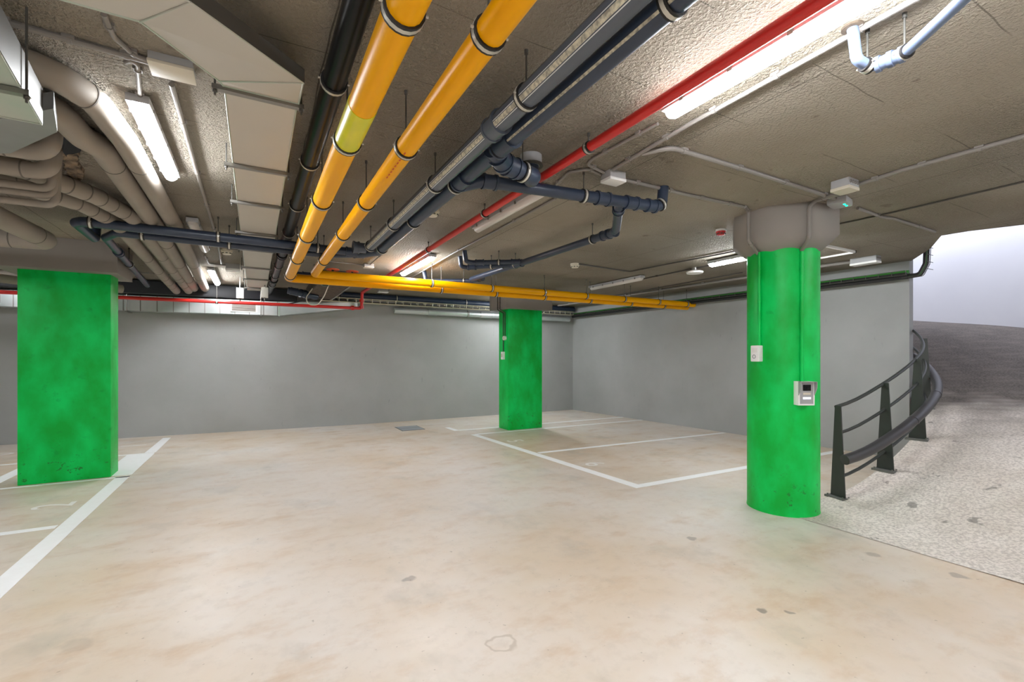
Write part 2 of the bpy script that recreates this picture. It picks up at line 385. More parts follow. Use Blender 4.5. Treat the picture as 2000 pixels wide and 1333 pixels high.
# ---------------------------------------------------------------- columns
def square_column(x0, x1, y0, y1, zg, cap, zc0, label, zc1=CE):
    t = thing('square_column', label, 'column', None)
    MB().box((x0, y0, 0), (x1, y1, zg+.1), bevel=.012).build('shaft', 'green', t)
    c = MB(); a, b, e, f = cap
    c.box((a, e, zc0), (b, f, zc1), bevel=.006)
    o = c.build('capital', 'capital', t); o['label'] = 'grey painted concrete capital'
    reparent_origin(t, ((x0+x1)/2, (y0+y1)/2, 0)); return t
square_column(-2.41, -1.57, 7.48, 7.84, 2.47, (-2.60, -1.47, 7.30, 8.10), 2.52, 'bright green square column with grey capital, nearest on the left of the aisle')
square_column(4.50, 5.31, 8.28, 8.70, 2.45, (4.36, 5.46, 8.12, 8.86), 2.47, 'distant green square column between the right-hand parking bays')
RX, RY, RR = 4.60, 2.745, .316
t = thing('round_column', 'thick round bright green column with flared grey capital beside the ramp', 'column', loc=(RX, RY, 0))
def lathe(prof, n, rot=0, cx=RX, cy=RY): return [[(cx+r*math.cos(rot+2*PI*k/n), cy+r*math.sin(rot+2*PI*k/n), z) for k in range(n)] for r, z in prof]
o = MB().loft(lathe([(RR+.004, 0), (RR, .03), (RR, 2.56)], 64)).build('shaft', 'green', t); o.matrix_parent_inverse = Matrix.Translation((-RX, -RY, 0))
view = math.atan2(-RY, -RX)
o = MB().loft(lathe([(RR+.005, 2.50), (.475, 2.63), (.475, CE)], 8, view+PI/8+.12)).build('capital', 'capital', t, angle=50); o['label'] = 'grey faceted capital'; o.matrix_parent_inverse = Matrix.Translation((-RX, -RY, 0))
def on_col(px, py, rad):          # where a line of sight meets a cylinder of that radius round the column's axis
    d = _ray(px, py); a = d[0]**2+d[1]**2; b = -2*(d[0]*RX+d[1]*RY); c = RX**2+RY**2-rad**2
    disc = b*b-4*a*c; tt = (-b-math.sqrt(max(disc, 0)))/(2*a); return Vector((d[0]*tt, d[1]*tt, EYE+d[2]*tt))

# ---------------------------------------------------------------- pipes
def along(pts, s):
    for a, b in zip(pts, pts[1:]):
        L = (b-a).length
        if s <= L: return a+(b-a)*(s/L), (b-a).normalized()
        s -= L
    return pts[-1], (pts[-1]-pts[-2]).normalized()
def pipe(name, label, cat, pts, r, m, group=None, bend=.0, clamps=(), coup=(), rods=True, couplabel=None, n=18, stripe=None, style='pipe', caps=True):
    """clamps: distances along the run, each a clamp with a rod up to the slab; coup: (distance, length) sockets"""
    pts = [Vector(p) for p in pts]; t = thing(name, label, cat, group)
    o = MB().tube(pts, r, n, bend).build('pipe_run', m, t)
    P = fillet(pts, bend) if bend else pts
    for s in clamps:
        c, d = along(P, s); side = d.cross(Vector((0, 0, 1))).normalized() if abs(d.z) < .9 else Vector((1, 0, 0))
        b = MB(); b.ring(c, d, r*.98, r+.008, .036); k = b.build('pipe_clamp', 'rubber', t)
        b = MB(); b.ring(c, d, r*.98, r+.0092, .016)
        for q in (-1, 1): b.tube([c+side*q*(r+.004)-d*.009, c+side*q*(r+.004)+Vector((0, 0, 0))+side*q*.014-d*.009], .0045, 8)
        b.build('clamp_band', 'zinc', k)
        if rods and c.z+r < CE-.02:
            w = MB().tube([(c.x, c.y, c.z+r), (c.x, c.y, CE)], .0042, 8); w.tube([(c.x, c.y, CE-.02), (c.x, c.y, CE)], .009, 8)
            w.build('hanger_rod', 'dark', k)
    for s, L in coup:
        c, d = along(P, s); b = MB()
        b.tube([c-d*L/2, c+d*L/2], r+.006, n); b.ring(c-d*L/2, d, r*.9, r+.012, .016); b.ring(c+d*L/2, d, r*.9, r+.012, .016)
        b.build('socket', m, t)
    if stripe:
        for ang, w, mm in stripe:
            sb = MB()
            for a, b_ in zip(P, P[1:]):
                d = (b_-a).normalized(); up = Vector((0, 0, 1)); u = d.cross(up).normalized(); v = up
                vs = []
                for q in (-w/2, 0, w/2):
                    for e in (a, b_): vs.append(sb.bm.verts.new(e+(u*math.sin(ang+q)-v*math.cos(ang+q))*(r+.0012)))
                sb.bm.faces.new((vs[0], vs[1], vs[3], vs[2])); sb.bm.faces.new((vs[2], vs[3], vs[5], vs[4]))
            sb.build('marking_strip', mm, t)
    reparent_origin(t, pts[0]); return t
ZY = 2.575; XA, XB = .395, .69
yA, yB = 6.82, 6.66
# distances of clamps, measured from the near end at y=0.1
Y0 = .1
def ys(px_list, X, z):            # clamp sightings -> distance along a run at this X starting at Y0
    return [at(px, py, z).y-Y0 for px, py in px_list]
pA = pipe('gas_pipe', 'thick yellow gas pipe with lime sleeve, the left and farther-turning of the two', 'pipe',
  [(XA, Y0, ZY-.02), (XA, yA, ZY-.03), (8.02, yA, ZY-.03)], .058, 'yellow', 'yellow gas pipes', bend=.07,
  clamps=ys([(792, 8), (682, 268), (630, 385), (597, 455), (577, 500), (562, 533)], XA, ZY)+[yA-Y0+d for d in (2.1, 3.05, 4.0, 5.0, 6.0, 6.9)])
for (a, b) in (((712, 195), (672, 268)),):
    y_a, y_b = at(*a, ZY).y, at(*b, ZY).y
    o = MB().tube([(XA, y_a, ZY-.022), (XA, y_b, ZY-.023)], .0605, 24).build('lime_sleeve', 'lime', pA); o['label'] = 'translucent lime sleeve'; o.matrix_parent_inverse = Matrix.Translation(-pA.location)
pB = pipe('gas_pipe', 'yellow gas pipe, right of the two, whose crossing run lies nearer the viewer', 'pipe',
  [(XB, Y0, ZY+.01), (XB, yB, ZY+.025), (8.04, yB, ZY+.01)], .052, 'yellow', 'yellow gas pipes', bend=.065,
  clamps=ys([(962, 78), (793, 295), (710, 400), (665, 462), (628, 513)], XB, ZY)+[yB-Y0+d for d in (1.6, 2.6, 3.6, 4.5, 5.4, 6.3, 7.1)])
# printed marks on the second gas pipe
b = MB()
for i in range(9):
    y = 2.35+i*.045; a = -.35
    c = Vector((XB+math.sin(a)*.0528, y, ZY+.015-math.cos(a)*.0528)); b.box((c.x-.004, c.y-.012, c.z-.0006), (c.x+.003, c.y+.010, c.z+.0006))
o = b.build('printed_text', 'orangetext', pB); o.matrix_parent_inverse = Matrix.Translation(-pB.location)

bk = pipe('black_pipe', 'glossy black pipe running to the back wall between duct and yellow pipes', 'pipe', [(.340, Y0, 2.80), (.295, 7.5, 2.80), (.245, 10.30, 2.76)], .052, 'black', None,
  clamps=[at(662, 172, 2.78).y-Y0, at(608, 322, 2.78).y-Y0, at(580, 405, 2.78).y-Y0, at(565, 458, 2.78).y-Y0, 7.3, 8.2, 9.1], coup=[(6.5, .12), (8.6, .10)])
strC = [(-1.30, .07, 'stripe'), (-.98, .42, 'label'), (-.66, .07, 'stripe')]
ZC = 2.675
E_Y = 5.46
pipe('drain_pipe', 'slate grey drain pipe with silver edged label strip, the left of the twin pair', 'pipe', [(1.075, Y0, ZC), (1.075, E_Y-.42, ZC)], .052, 'slate', 'twin drain pipes with label strips',
  clamps=ys([(1027, 190), (848, 360), (768, 438), (717, 487)], 1.075, ZC), coup=[(at(965, 245, ZC).y-Y0, .10)], stripe=strC)
pd = pipe('drain_pipe', 'slate grey drain pipe with label strip that branches right, right of the twin pair', 'pipe', [(1.205, Y0, ZC), (1.205, 2.75, ZC), (1.205, E_Y-.25, ZC-.005), (1.05, E_Y, ZC-.005)], .050, 'navy', 'twin drain pipes with label strips', bend=.06,
  clamps=ys([(1320, 5), (978, 292), (893, 363), (803, 432), (745, 485)], 1.205, ZC), coup=[(2.15, .16), (2.75, .14)])
sb = MB()
for ang, w in ((-.85, .22),):
    vs = []
    for q in (-w/2, 0, w/2):
        for y in (Y0, 2.2): vs.append(sb.bm.verts.new((1.205+math.sin(ang+q)*.0515, y, ZC-math.cos(ang+q)*.0515)))
    sb.bm.faces.new((vs[0], vs[1], vs[3], vs[2])); sb.bm.faces.new((vs[2], vs[3], vs[5], vs[4]))
o = sb.build('marking_strip', 'label', pd); o.matrix_parent_inverse = Matrix.Translation(-pd.location)
# crossing pair to the left
pe = pipe('drain_pipe', 'long blue-grey drain pipe crossing under the left beige pipes, upper of two', 'pipe', [(1.1, E_Y+.02, ZC+.01), (-1.33, E_Y-.03, ZC+.02), (-1.40, E_Y+.05, ZC+.02), (-1.43, E_Y+.75, ZC+.03), (-1.43, E_Y+.80, CE)], .043, 'navy', 'crossing drain pipes', bend=.06,
  clamps=[.50, 1.42, 2.38], coup=[(.12, .16)])
pipe('drain_pipe', 'blue-grey drain pipe crossing under the left beige pipes, lower and farther of two', 'pipe', [(1.12, 5.52, ZC+.01), (.80, 5.72, ZC+.01), (.6, 5.76, ZC+.01), (-1.16, 5.74, ZC+.015), (-1.30, 6.0, ZC+.01), (-1.55, 9.6, ZC)], .038, 'navy', 'crossing drain pipes', bend=.05,
  clamps=[1.42, 2.15, 4.2], coup=[(3.4, .1), (.08, .1)])
pipe('pipe_stub', 'short capped drain stub at the end of the label-striped pipe', 'pipe', [(.93, E_Y-.28, ZC), (1.05, E_Y-.28, ZC)], .055, 'slate', None, coup=[(.02, .05)])

# right-hand drain branch
ZB = 2.72
bp_ = [at(930, 350, ZB), at(1290, 403, ZB)]
y0b = 2.86
pipe('drain_branch', 'blue-grey drain branch running right from the twin pipes towards the round column', 'pipe', [(1.23, 2.98, ZC), (1.36, 2.87, ZB-.02), (2.82, 2.74, ZB), (2.91, 2.73, ZB+.02), (2.93, 2.73, CE)], .043, 'navy', 'branch drain pipes', bend=.05,
  clamps=[.98, 1.72], coup=[(.22, .09), (1.15, .10), (1.42, .10), (1.62, .08)])
EC = at(1037, 304, CE)
pipe('drain_elbow', 'thick blue-grey double elbow rising from the twin pipes into a collared ceiling hole', 'pipe',
  [at(962, 290, ZC), at(985, 320, ZC-.02), at(1040, 345, ZC-.03), (EC.x, EC.y, ZC+.05), (EC.x, EC.y, CE)], .055, 'navy', 'branch drain pipes', bend=.06, coup=[(.12, .08), (.23, .07)], clamps=[.33])
t = thing('pipe_collar', 'rough grey-brown collar round the drain elbow at the ceiling', 'pipe collar'); MB().tube([(EC.x, EC.y, CE-.075), (EC.x, EC.y, CE)], .075, 20).build('sleeve', 'greyplastic', t)
b = MB(); b.ring((EC.x, EC.y, CE-.07), (0, 0, 1), .06, .083, .012); b.build('rim', 'dark', t); reparent_origin(t, (EC.x, EC.y, CE))
pipe('drain_branch', 'blue-grey drain with drop elbow crossing diagonally to the distant manifold', 'pipe', [(2.52, 2.77, ZB), (2.55, 2.84, ZB-.02), (3.02, 3.40, ZB), (3.08, 3.52, ZB), (3.06, 5.35, ZB+.01), (2.98, 6.70, ZB)], .040, 'navy', 'branch drain pipes', bend=.05,
  clamps=[1.25, 2.85], coup=[(.14, .08), (.95, .09), (1.05, .08), (2.78, .16)])
pipe('drain_branch', 'dark blue drain stub, nearer of the two short ones right of the red pipe', 'pipe', [(3.05, 5.25, ZB+.02), (2.50, 5.60, ZB+.02), (2.42, 5.62, ZB+.03), (2.40, 5.62, CE)], .030, 'navy', 'branch drain pipes', bend=.04, clamps=[.3], coup=[(.55, .10), (.08, .1)])
pipe('drain_branch', 'dark blue drain stub, farther of the two short ones right of the red pipe', 'pipe', [(3.05, 5.50, ZB+.02), (2.58, 5.95, ZB+.02), (2.50, 5.97, ZB+.03), (2.48, 5.97, CE)], .030, 'navy', 'branch drain pipes', bend=.04, clamps=[.3], coup=[(.58, .10), (.08, .1)])
pipe('drain_branch', 'blue drain run just above the yellow crossing pipes, right of the red pipe', 'pipe', [(2.98, 6.66, ZB), at(948, 542, 2.715), at(925, 549, 2.715), at(832, 549, 2.72), at(828, 549, 2.72)+Vector((0, 0, .17))], .034, 'navy', 'branch drain pipes', bend=.04, clamps=[.7], coup=[(.3, .1)])
# pale blue drain top right
c0 = at(1678, 118, 2.74)
pipe('drain_pipe', 'pale blue drain pipe entering the ceiling beside the near light, upper right', 'pipe',
  [(c0.x-.01, c0.y+.02, CE), (c0.x, c0.y+.01, 2.75), at(1700, 132, 2.73), at(1765, 105, 2.73), at(1885, -5, 2.70), at(2030, -160, 2.69)], .021, 'navylight', None, bend=.03,
  clamps=[.20, .33], coup=[(.26, .04), (.30, .035)])
t = thing('pipe_collar', 'round rusty ceiling hole collar at the pale blue drain', 'pipe collar'); b = MB(); b.ring((c0.x-.01, c0.y+.02, CE-.004), (0, 0, 1), .020, .040, .010); b.build('rim', 'board', t); reparent_origin(t, (c0.x, c0.y, CE))

# red sprinkler main
XR = 1.85
pr = pipe('sprinkler_pipe', 'red sprinkler pipe running overhead then down and left along the back wall', 'pipe',
  [(1.80, Y0, 2.80), (1.82, 3.3, 2.80), (1.87, 9.55, 2.78), (1.87, 9.62, 2.47), (-8.5, 10.02, 2.47)], .030, 'red', None, bend=.05,
  clamps=[at(1145, 287, 2.8).y-Y0, at(945, 417, 2.8).y-Y0, at(836, 487, 2.8).y-Y0, 7.9, 12.2, 14.2, 16.0])
b = MB()
for c in ((1.87, 9.62, 2.49), (1.70, 9.63, 2.47), (1.87, 9.60, 2.62)): b.ring(c, (0, 0, 1) if c[0] > 1.8 else (1, 0, 0), .02, .046, .05)
o = b.build('grooved_coupling', 'red', pr); o.matrix_parent_inverse = Matrix.Translation(-pr.location)

# insulated pipes, left
def ins(label, pts, r, joints=(), bend=.12, grp='thick insulated pipes'):
    pts = [Vector(p) for p in pts]; t = thing('insulated_pipe', label, 'pipe', grp)
    MB().tube(pts, r, 20, bend).build('insulation_sleeve', 'beige', t); P = fillet(pts, bend)
    for s in joints:
        c, d = along(P, s); b = MB(); b.ring(c, d, r*.97, r+.0025, .008); b.build('tape_joint', 'joint', t)
    reparent_origin(t, pts[0]); return t
ZI = 2.815
LA = at(85, 132, ZI); LB_ = at(95, 190, ZI)
ins('rightmost long beige insulated pipe, beside the left lit tube light', [(-2.6, LA.y-.05, ZI+.0), (LA.x, LA.y, ZI), (-.72, 3.12, ZI), (-.69, 3.6, ZI), (-.70, 5.6, ZI), (-.81, 10.25, ZI-.05)], .068, [1.95, 2.9, 5.0, 6.7, 7.8], .25)
ins('long beige insulated pipe second from the lit tube, bending left under the first', [(-2.6, LB_.y-.05, ZI-.02), (LB_.x, LB_.y, ZI-.02), (-.90, LB_.y+.45, ZI-.01), (-.845, 3.8, ZI), (-.855, 5.6, ZI-.02), (-.98, 10.25, ZI-.06)], .070, [1.6, 2.5, 4.9, 6.2, 7.6], .25)
ins('beige insulated pipe, third from the lit tube, with closely taped elbows at its near end', [(-1.75, 4.25, ZI-.02), (-1.38, 4.45, ZI-.02), (-1.12, 4.85, ZI-.03), (-.98, 5.35, ZI-.04), (-1.06, 10.25, ZI-.11)], .066, [.42, .55, .68, .82, .95, 1.1, 1.28, 3.2, 4.1, 4.7, 5.0, 5.6], .2)
ins('leftmost of the four parallel beige insulated pipes, with closely taped elbows', [(-1.95, 4.6, ZI-.04), (-1.58, 4.72, ZI-.04), (-1.26, 5.1, ZI-.05), (-1.13, 5.55, ZI-.07), (-1.24, 10.25, ZI-.13)], .062, [.42, .55, .70, .85, 1.0, 1.15, 3.0, 3.9, 4.5, 5.0, 5.4], .2)
ins('fat beige insulated pipe making a sharp bend in front of the left column capital', [(-4.5, 6.42, 2.64), (-1.78, 6.25, 2.64), (-2.05, 3.6, 2.70)], .085, [2.45, 2.95], .12)
def cluster(label, px, py, z, r, rise, grp, jn=()):
    e = at(px, py, z); ins(label, [(-3.6, e.y, z), (e.x, e.y, z), (e.x+.01, e.y+.02, z+rise)], r, jn, r*2.6, grp)
cluster('fat beige insulated elbow just below the dull grey duct elbow, upper left', 96, 300, 2.70, .052, CE-2.702, 'thick insulated pipes', (2.2, 2.35))
cluster('fat beige insulated elbow over the three stacked small pipes, upper left', 98, 338, 2.70, .050, CE-2.702, 'thick insulated pipes', (2.1, 2.3))
cluster('small beige insulated pipe, topmost of the three stacked at the left edge', 100, 370, 2.66, .026, CE-2.66, 'stacked small insulated pipes')
cluster('small beige insulated pipe, middle of the three stacked at the left edge', 104, 384, 2.62, .024, CE-2.62, 'stacked small insulated pipes')
cluster('small beige insulated pipe, lowest of the three stacked at the left edge', 108, 402, 2.56, .024, CE-2.56, 'stacked small insulated pipes')
ins('beige insulated pipe running left behind the left column, higher', [(-6.5, 9.25, 2.70), (-2.75, 9.05, 2.62), (-1.9, 9.7, 2.60)], .07, [1.2, 2.4], .2)
ins('beige insulated pipe running left behind the left column, lower', [(-6.5, 8.95, 2.62), (-3.1, 8.75, 2.56), (-2.6, 9.2, 2.55)], .06, [1.2, 2.4], .2)
# ragged ceiling hole, its inner darkness painted as a black patch
def ragged(pxs, z0, z1, jit):
    P = [at(x, y, CE) for x, y in pxs]; out0 = []; out1 = []; ctr = sum(P, Vector())/len(P)
    for a, b in zip(P, P[1:]+P[:1]):
        for k in range(5):
            q = a+(b-a)*(k/5)+Vector((random.uniform(-jit, jit), random.uniform(-jit, jit), 0))
            out0.append((q.x, q.y, z0)); w = ctr+(q-ctr)*.9; out1.append((w.x, w.y, z1-random.uniform(0, jit)))
    return MB().loft([out0, out1])
tag(ragged([(118, 262), (156, 268), (163, 345), (150, 354), (126, 342), (120, 300)], CE, CE-.02, .022).build('torn_insulation', 'brown', smooth=False), 'ragged brown torn insulation at a hole in the ceiling, upper left', 'insulation')
tag(ragged([(116, 236), (152, 236), (158, 286), (126, 294)], CE-.02, CE-.05, .012).build('opening_dark_patch', 'hole', smooth=False), 'black patch for the dark of an opening beside the torn insulation in the ceiling, upper left', 'opening')

# ---------------------------------------------------------------- ducts
def duct_strip(label, secs, th, name='duct', bars=(), m='panel', rail=False):
    """secs: list of ((x,y) left, (x,y) right, z bottom)"""
    t = thing(name, label, 'duct'); b = MB()
    rings = [[(l[0], l[1], z), (r[0], r[1], z), (r[0], r[1], min(z+th, CE-.01)), (l[0], l[1], min(z+th, CE-.01))] for l, r, z in secs]
    b.loft(rings); b.build('duct_body', m, t, smooth=False)
    b = MB()
    for i, (l, r, z) in enumerate(secs):
        l = Vector((*l, z)); r = Vector((*r, z)); d = (r-l).normalized()
        b.tube([l-d*.004-Vector((0, 0, .002)), r+d*.004-Vector((0, 0, .002))], .0035, 6)
    for k in (0, 1):
        for s0, s1 in zip(secs, secs[1:]):
            b.tube([(*s0[k], s0[2]), (*s1[k], s1[2])], .004, 6)
    b.build('seam_flange', 'galv', t)
    if rail:
        rl = MB()
        for s0, s1 in zip(secs[int(rail):], secs[int(rail)+1:]):
            A = Vector((*s0[1], s0[2])); B_ = Vector((*s1[1], s1[2])); d = (B_-A).normalized(); nn2 = d.cross(Vector((0, 0, 1))).normalized()*.006
            rl.loft([[A+nn2*.1, A+nn2, A+nn2+Vector((0, 0, th)), A+nn2*.1+Vector((0, 0, th))], [B_+nn2*.1, B_+nn2, B_+nn2+Vector((0, 0, th)), B_+nn2*.1+Vector((0, 0, th))]])
        rl.build('shaded_side_rail', 'dark', t, False)  # dark steel strip over the duct side, its colour also carrying shade
    for y, x0, x1, z in bars:
        h = MB().box((x0, y-.016, z-.024), (x1, y+.016, z-.003)).build('hanger_bar', 'steel', t, False)
        for x in (x0+.012, x1-.012):
            w = MB(); w.tube([(x, y, z-.05), (x, y, z-.036), (x, y, z-.035), (x, y, z-.026), (x, y, z-.025), (x, y, CE)], [.0045, .0045, .010, .010, .0045, .0045], 8); w.build('hanger_rod', 'dark', h)
    reparent_origin(t, (*secs[0][0], secs[0][2])); return t
ZD = 2.765
dy = [2.62, 3.62, 4.62, 5.62, 6.6, 7.6, 8.6, 9.6]
def dyp(py): return at(500, py, ZD).y
bars = [(dyp(y), -.175, .215, ZD) for y in (184, 327, 397, 455, 488, 523, 545, 562)]
dsecs = [((-.125, y), (.185, y), ZD) for y in [dyp(v) for v in (178, 327, 397, 455, 488, 523, 545, 562)]]+[((-.125, 10.15), (.185, 10.15), ZD)]
duct_strip('long flat galvanised duct on hanger bars running to the back wall', dsecs, .12, bars=bars)
# wide near duct with mitred bend
def a2(px, py, z): v = at(px, py, z); return (v.x, v.y)
ZN = 2.66
near = [((-2.8, 1.98), (-2.8, 1.50), 2.60), (a2(118, 0, 2.60), (-.55, 1.50), 2.60), (a2(273, 48, 2.60), a2(312, -2, 2.60), 2.60)]
duct_strip('wide galvanised duct with a mitred bend in the top left foreground', [((-2.8, 2.0), (-2.8, 1.62), 2.60), (a2(60, -18, 2.60), (-.50, 1.60), 2.60), (a2(274, 48, 2.60), a2(372, -2, 2.62), 2.61), (a2(428, 158, 2.70), a2(592, 162, 2.70), 2.70), ((-.13, dyp(181)), (.19, dyp(181)), ZD-.004)], .06, bars=[], m='panel', rail=1)
q0 = at(0, 105, 2.56); q1 = at(80, 242, 2.56); dq = (q1-q0)/(q1-q0).length
q00 = q0-dq*1.4
duct_strip('short galvanised duct ending at the left edge over the beige pipe cluster', [((-1.7, q00.y), (q00.x, q00.y), 2.56), ((-1.7, q0.y), (q0.x, q0.y), 2.56), ((-1.7, q1.y-.04), (q1.x, q1.y), 2.56)], .16, bars=[(at(30, 172, 2.56).y, -1.74, at(52, 188, 2.56).x+.03, 2.56)], m='galv', rail=0.5)
pp = [a2(105, 212, 2.64), a2(112, 258, 2.64), a2(20, 300, 2.64), a2(-80, 300, 2.64), a2(-80, 245, 2.64), a2(0, 232, 2.64)]
tag(MB().prism(pp, 2.64, 2.72).build('duct_elbow', 'dull', None, smooth=False), 'dull grey duct elbow piece beneath the short galvanised duct, left edge', 'duct')
# back wall duct
t = thing('wall_duct', 'bright galvanised rectangular duct along the back wall under the red pipe', 'duct')
YD = 10.06
b = MB(); z0, z1 = 2.325, 2.60
def wy(x): return 11.08-.0875*(x+3.8) if x < -2.2 else (10.94-.0762*(x+2.2) if x < 2 else 10.62)
b.loft([[(x, wy(x)-.33, za), (x, wy(x)-.02, za), (x, wy(x)-.02, zb), (x, wy(x)-.33, zb)] for x, za, zb in ((-8.5, z0, z1), (-2.2, z0, z1), (.43, z0, z1), (1.92, 2.54, z1+.06))])
b.build('duct_body', 'galvlight', t, smooth=False)
x = -8.3
while x < .4:
    off = wy(x)-.33-YD
    MB().box((x-.006, YD+off-.006, z0-.004), (x+.006, YD+off+.01, z1)).build('seam', 'steel', t, False); x += .245 if x > -2.6 else .4
MB().box((.42-.01, wy(.4)-.342, z0-.012), (.42+.015, wy(.4)-.31, z1)).build('seam', 'galv', t, False)
for gx0, gx1, off in ((-.42, .04, wy(-.2)-.33-YD), (-4.3, -3.62, wy(-4)-.33-YD)):
    g = MB().box((gx0, YD+off-.022, 2.37), (gx1, YD+off+.02, 2.545)).build('vent_grille', 'white', t, False)
    s = MB()
    for k in range(6): s.box((gx0+.03, YD+off-.030, 2.392+k*.023), (gx1-.03, YD+off-.020, 2.407+k*.023))
    s.build('slats', 'grille', g, False)
for hx in (-2.0, .10):
    w = MB().tube([(hx, wy(hx)-.36, 2.30), (hx, wy(hx)-.36, CE)], .006, 8); w.box((hx-.02, wy(hx)-.38, 2.30), (hx+.02, wy(hx)-.03, 2.318)); w.build('hanger_rod', 'steel', t)
reparent_origin(t, (0, YD, z0))
# black trunk and dark pipe above
t = thing('black_trunking', 'black insulated trunk along the top of the back wall behind the red pipe', 'trunking')
MB().box((-8.8, 10.42, 2.625), (.75, 10.62, 2.86), bevel=.03).build('trunk_body', 'trunk', t); reparent_origin(t, (-4, 10.3, 2.6))
pipe('wall_pipe', 'dark blue pipe high along the back wall behind the far column', 'pipe', [(1.6, 10.46, 2.815), (7.75, 10.46, 2.81)], .066, 'navy', None, clamps=[1.2, 2.9, 4.6], n=20)
pipe('spiral_duct', 'bright round spiral duct low along the back wall, right of the red drop', 'duct', [(2.75, 10.47, 2.545), (7.6, 10.47, 2.53)], .068, 'galvlight', None, clamps=[1.8], coup=[(2.3, .3), (.9, .2)], n=20)
def wire_tray(label, a, b, w, h, step, m='tray', name='cable_tray', cables=(), wr=.005):
    a = Vector(a); b = Vector(b); d = (b-a).normalized(); s = d.cross(Vector((0, 0, 1))).normalized(); t = thing(name, label, 'cable tray'); k = MB()
    for o_, z in ((-w/2, h), (-w/2, 0), (0, 0), (w/2, 0), (w/2, h)): k.tube([a+s*o_+Vector((0, 0, z)), b+s*o_+Vector((0, 0, z))], wr, 6)
    n = int((b-a).length/step)
    for i in range(n+1):
        c = a+d*(i*step)
        k.tube([c-s*w/2+Vector((0, 0, h)), c-s*w/2, c+s*w/2, c+s*w/2+Vector((0, 0, h))], wr, 6)
    k.build('wire_basket', m, t)
    for off, z, r, mm in cables:
        MB().tube([a+s*off+Vector((0, 0, z)), b+s*off+Vector((0, 0, z))], r, 8).build('cable', mm, t)
    reparent_origin(t, a); return t
wire_tray('zinc wire cable tray along the back wall above the spiral duct', (1.2, 10.32, 2.66), (7.6, 10.32, 2.64), .12, .08, .17, wr=.010, cables=[(.02, .02, .014, 'cableblack'), (-.03, .02, .012, 'cableblack')])
wt = wire_tray('wire cable tray with green and black cables along the right wall', (7.66, 10.4, 2.62), (8.12, 3.05, 2.66), .14, .06, .16, m='dark', cables=[(-.05, .055, .022, 'cablegreen'), (.0, -.025, .030, 'cableblack'), (.04, .02, .016, 'cableblack')])
# the tray's riser at the slab edge
t = thing('cable_riser', 'wire basket with cables turning upward at the end of the right wall', 'cable tray')
k = MB()
for dx in (-.05, .0, .05, .09):
    k.tube([(8.10+dx, 3.1, 2.62), (8.16+dx, 2.92, 2.64), (8.19+dx, 2.86, 2.80), (8.20+dx, 2.84, 3.3)], .005, 6, .05)
for i in range(6): z = 2.72+i*.1; k.tube([(8.12, 2.84, z), (8.32, 2.84, z)], .004, 6)
k.build('wire_basket', 'dark', t)
for dx, mm, r in ((.0, 'cablegreen', .018), (.045, 'cableblack', .022), (-.04, 'cableblack', .016)):
    MB().tube([(8.13+dx, 3.2, 2.66), (8.17+dx, 2.93, 2.66), (8.20+dx, 2.88, 2.8), (8.21+dx, 2.87, 3.3)], r, 8, .06).build('cable', mm, t)
reparent_origin(t, (8.15, 2.95, 2.66))
# brown board box & valves
t = thing('fire_board_box', 'rough brown board casing hanging behind the yellow pipe corner', 'casing')
MB().box((.88, 7.9, 2.65), (1.36, 9.95, 2.85), bevel=.01).build('casing_body', 'board', t)
MB().box((1.34, 7.9, 2.64), (1.37, 9.95, 2.67)).build('edge_angle', 'steel', t, False); reparent_origin(t, (1.1, 8.9, 2.65))
for i, (px, py, r, lab) in enumerate(((688, 531, .085, 'handwheel valve with dark green body, rightmost behind the yellow corner'), (650, 527, .085, 'handwheel valve with large orange-red wheel, middle behind the yellow corner'), (635, 534, .06, 'small orange handwheel valve, leftmost behind the yellow corner'))):
    c = at(px, py, 2.80); t = thing('valve', lab, 'valve', 'handwheel valves')
    w = MB(); R_ = [(c.x+r*math.cos(2*PI*k/20), c.y+r*math.sin(2*PI*k/20), c.z) for k in range(21)]
    w.tube(R_, .010, 8)
    for k in range(4): w.tube([(c.x, c.y, c.z), (c.x+r*math.cos(k*PI/2), c.y+r*math.sin(k*PI/2), c.z)], .007, 6)
    w.build('handwheel', 'wheel', t)
    v = MB(); v.tube([(c.x, c.y, c.z), (c.x, c.y, c.z-.05), (c.x, c.y, c.z-.09), (c.x, c.y, c.z-.2)], [.014, .02, .045, .05], 12); v.build('valve_body', 'valve', t); reparent_origin(t, c)
pipe('manifold_pipe', 'navy manifold pipe under the handwheel valves', 'pipe', [(.48, 7.55, 2.72), (1.6, 7.55, 2.70)], .04, 'navy', None, clamps=[.3], coup=[(.2, .12), (.6, .12)])
pipe('manifold_pipe', 'thick blue fitting behind the yellow corner, left of the brown board casing', 'pipe', [(.50, 9.0, 2.66), (.62, 9.0, 2.64), (1.0, 9.35, 2.62)], .06, 'navy', None, bend=.05, coup=[(.1, .1), (.3, .1)])
tag(MB().tube([(1.02, 7.7, 2.66), (1.0, 8.2, 2.50), (.92, 8.35, 2.36), (.78, 8.4, 2.36), (.74, 8.45, 2.48), (.85, 8.5, 2.65)], .008, 8, .12).build('loose_cable', 'cream'), 'thin pale loose cable looping below the brown board casing', 'cable')
tag(MB().tube([(.26, 10.0, 2.48), (.55, 9.8, 2.50), (.9, 9.7, 2.60), (1.2, 9.7, 2.66)], .012, 8, .2).build('loose_cable', 'cableblack'), 'black cable sagging between black pipe and brown board casing', 'cable')

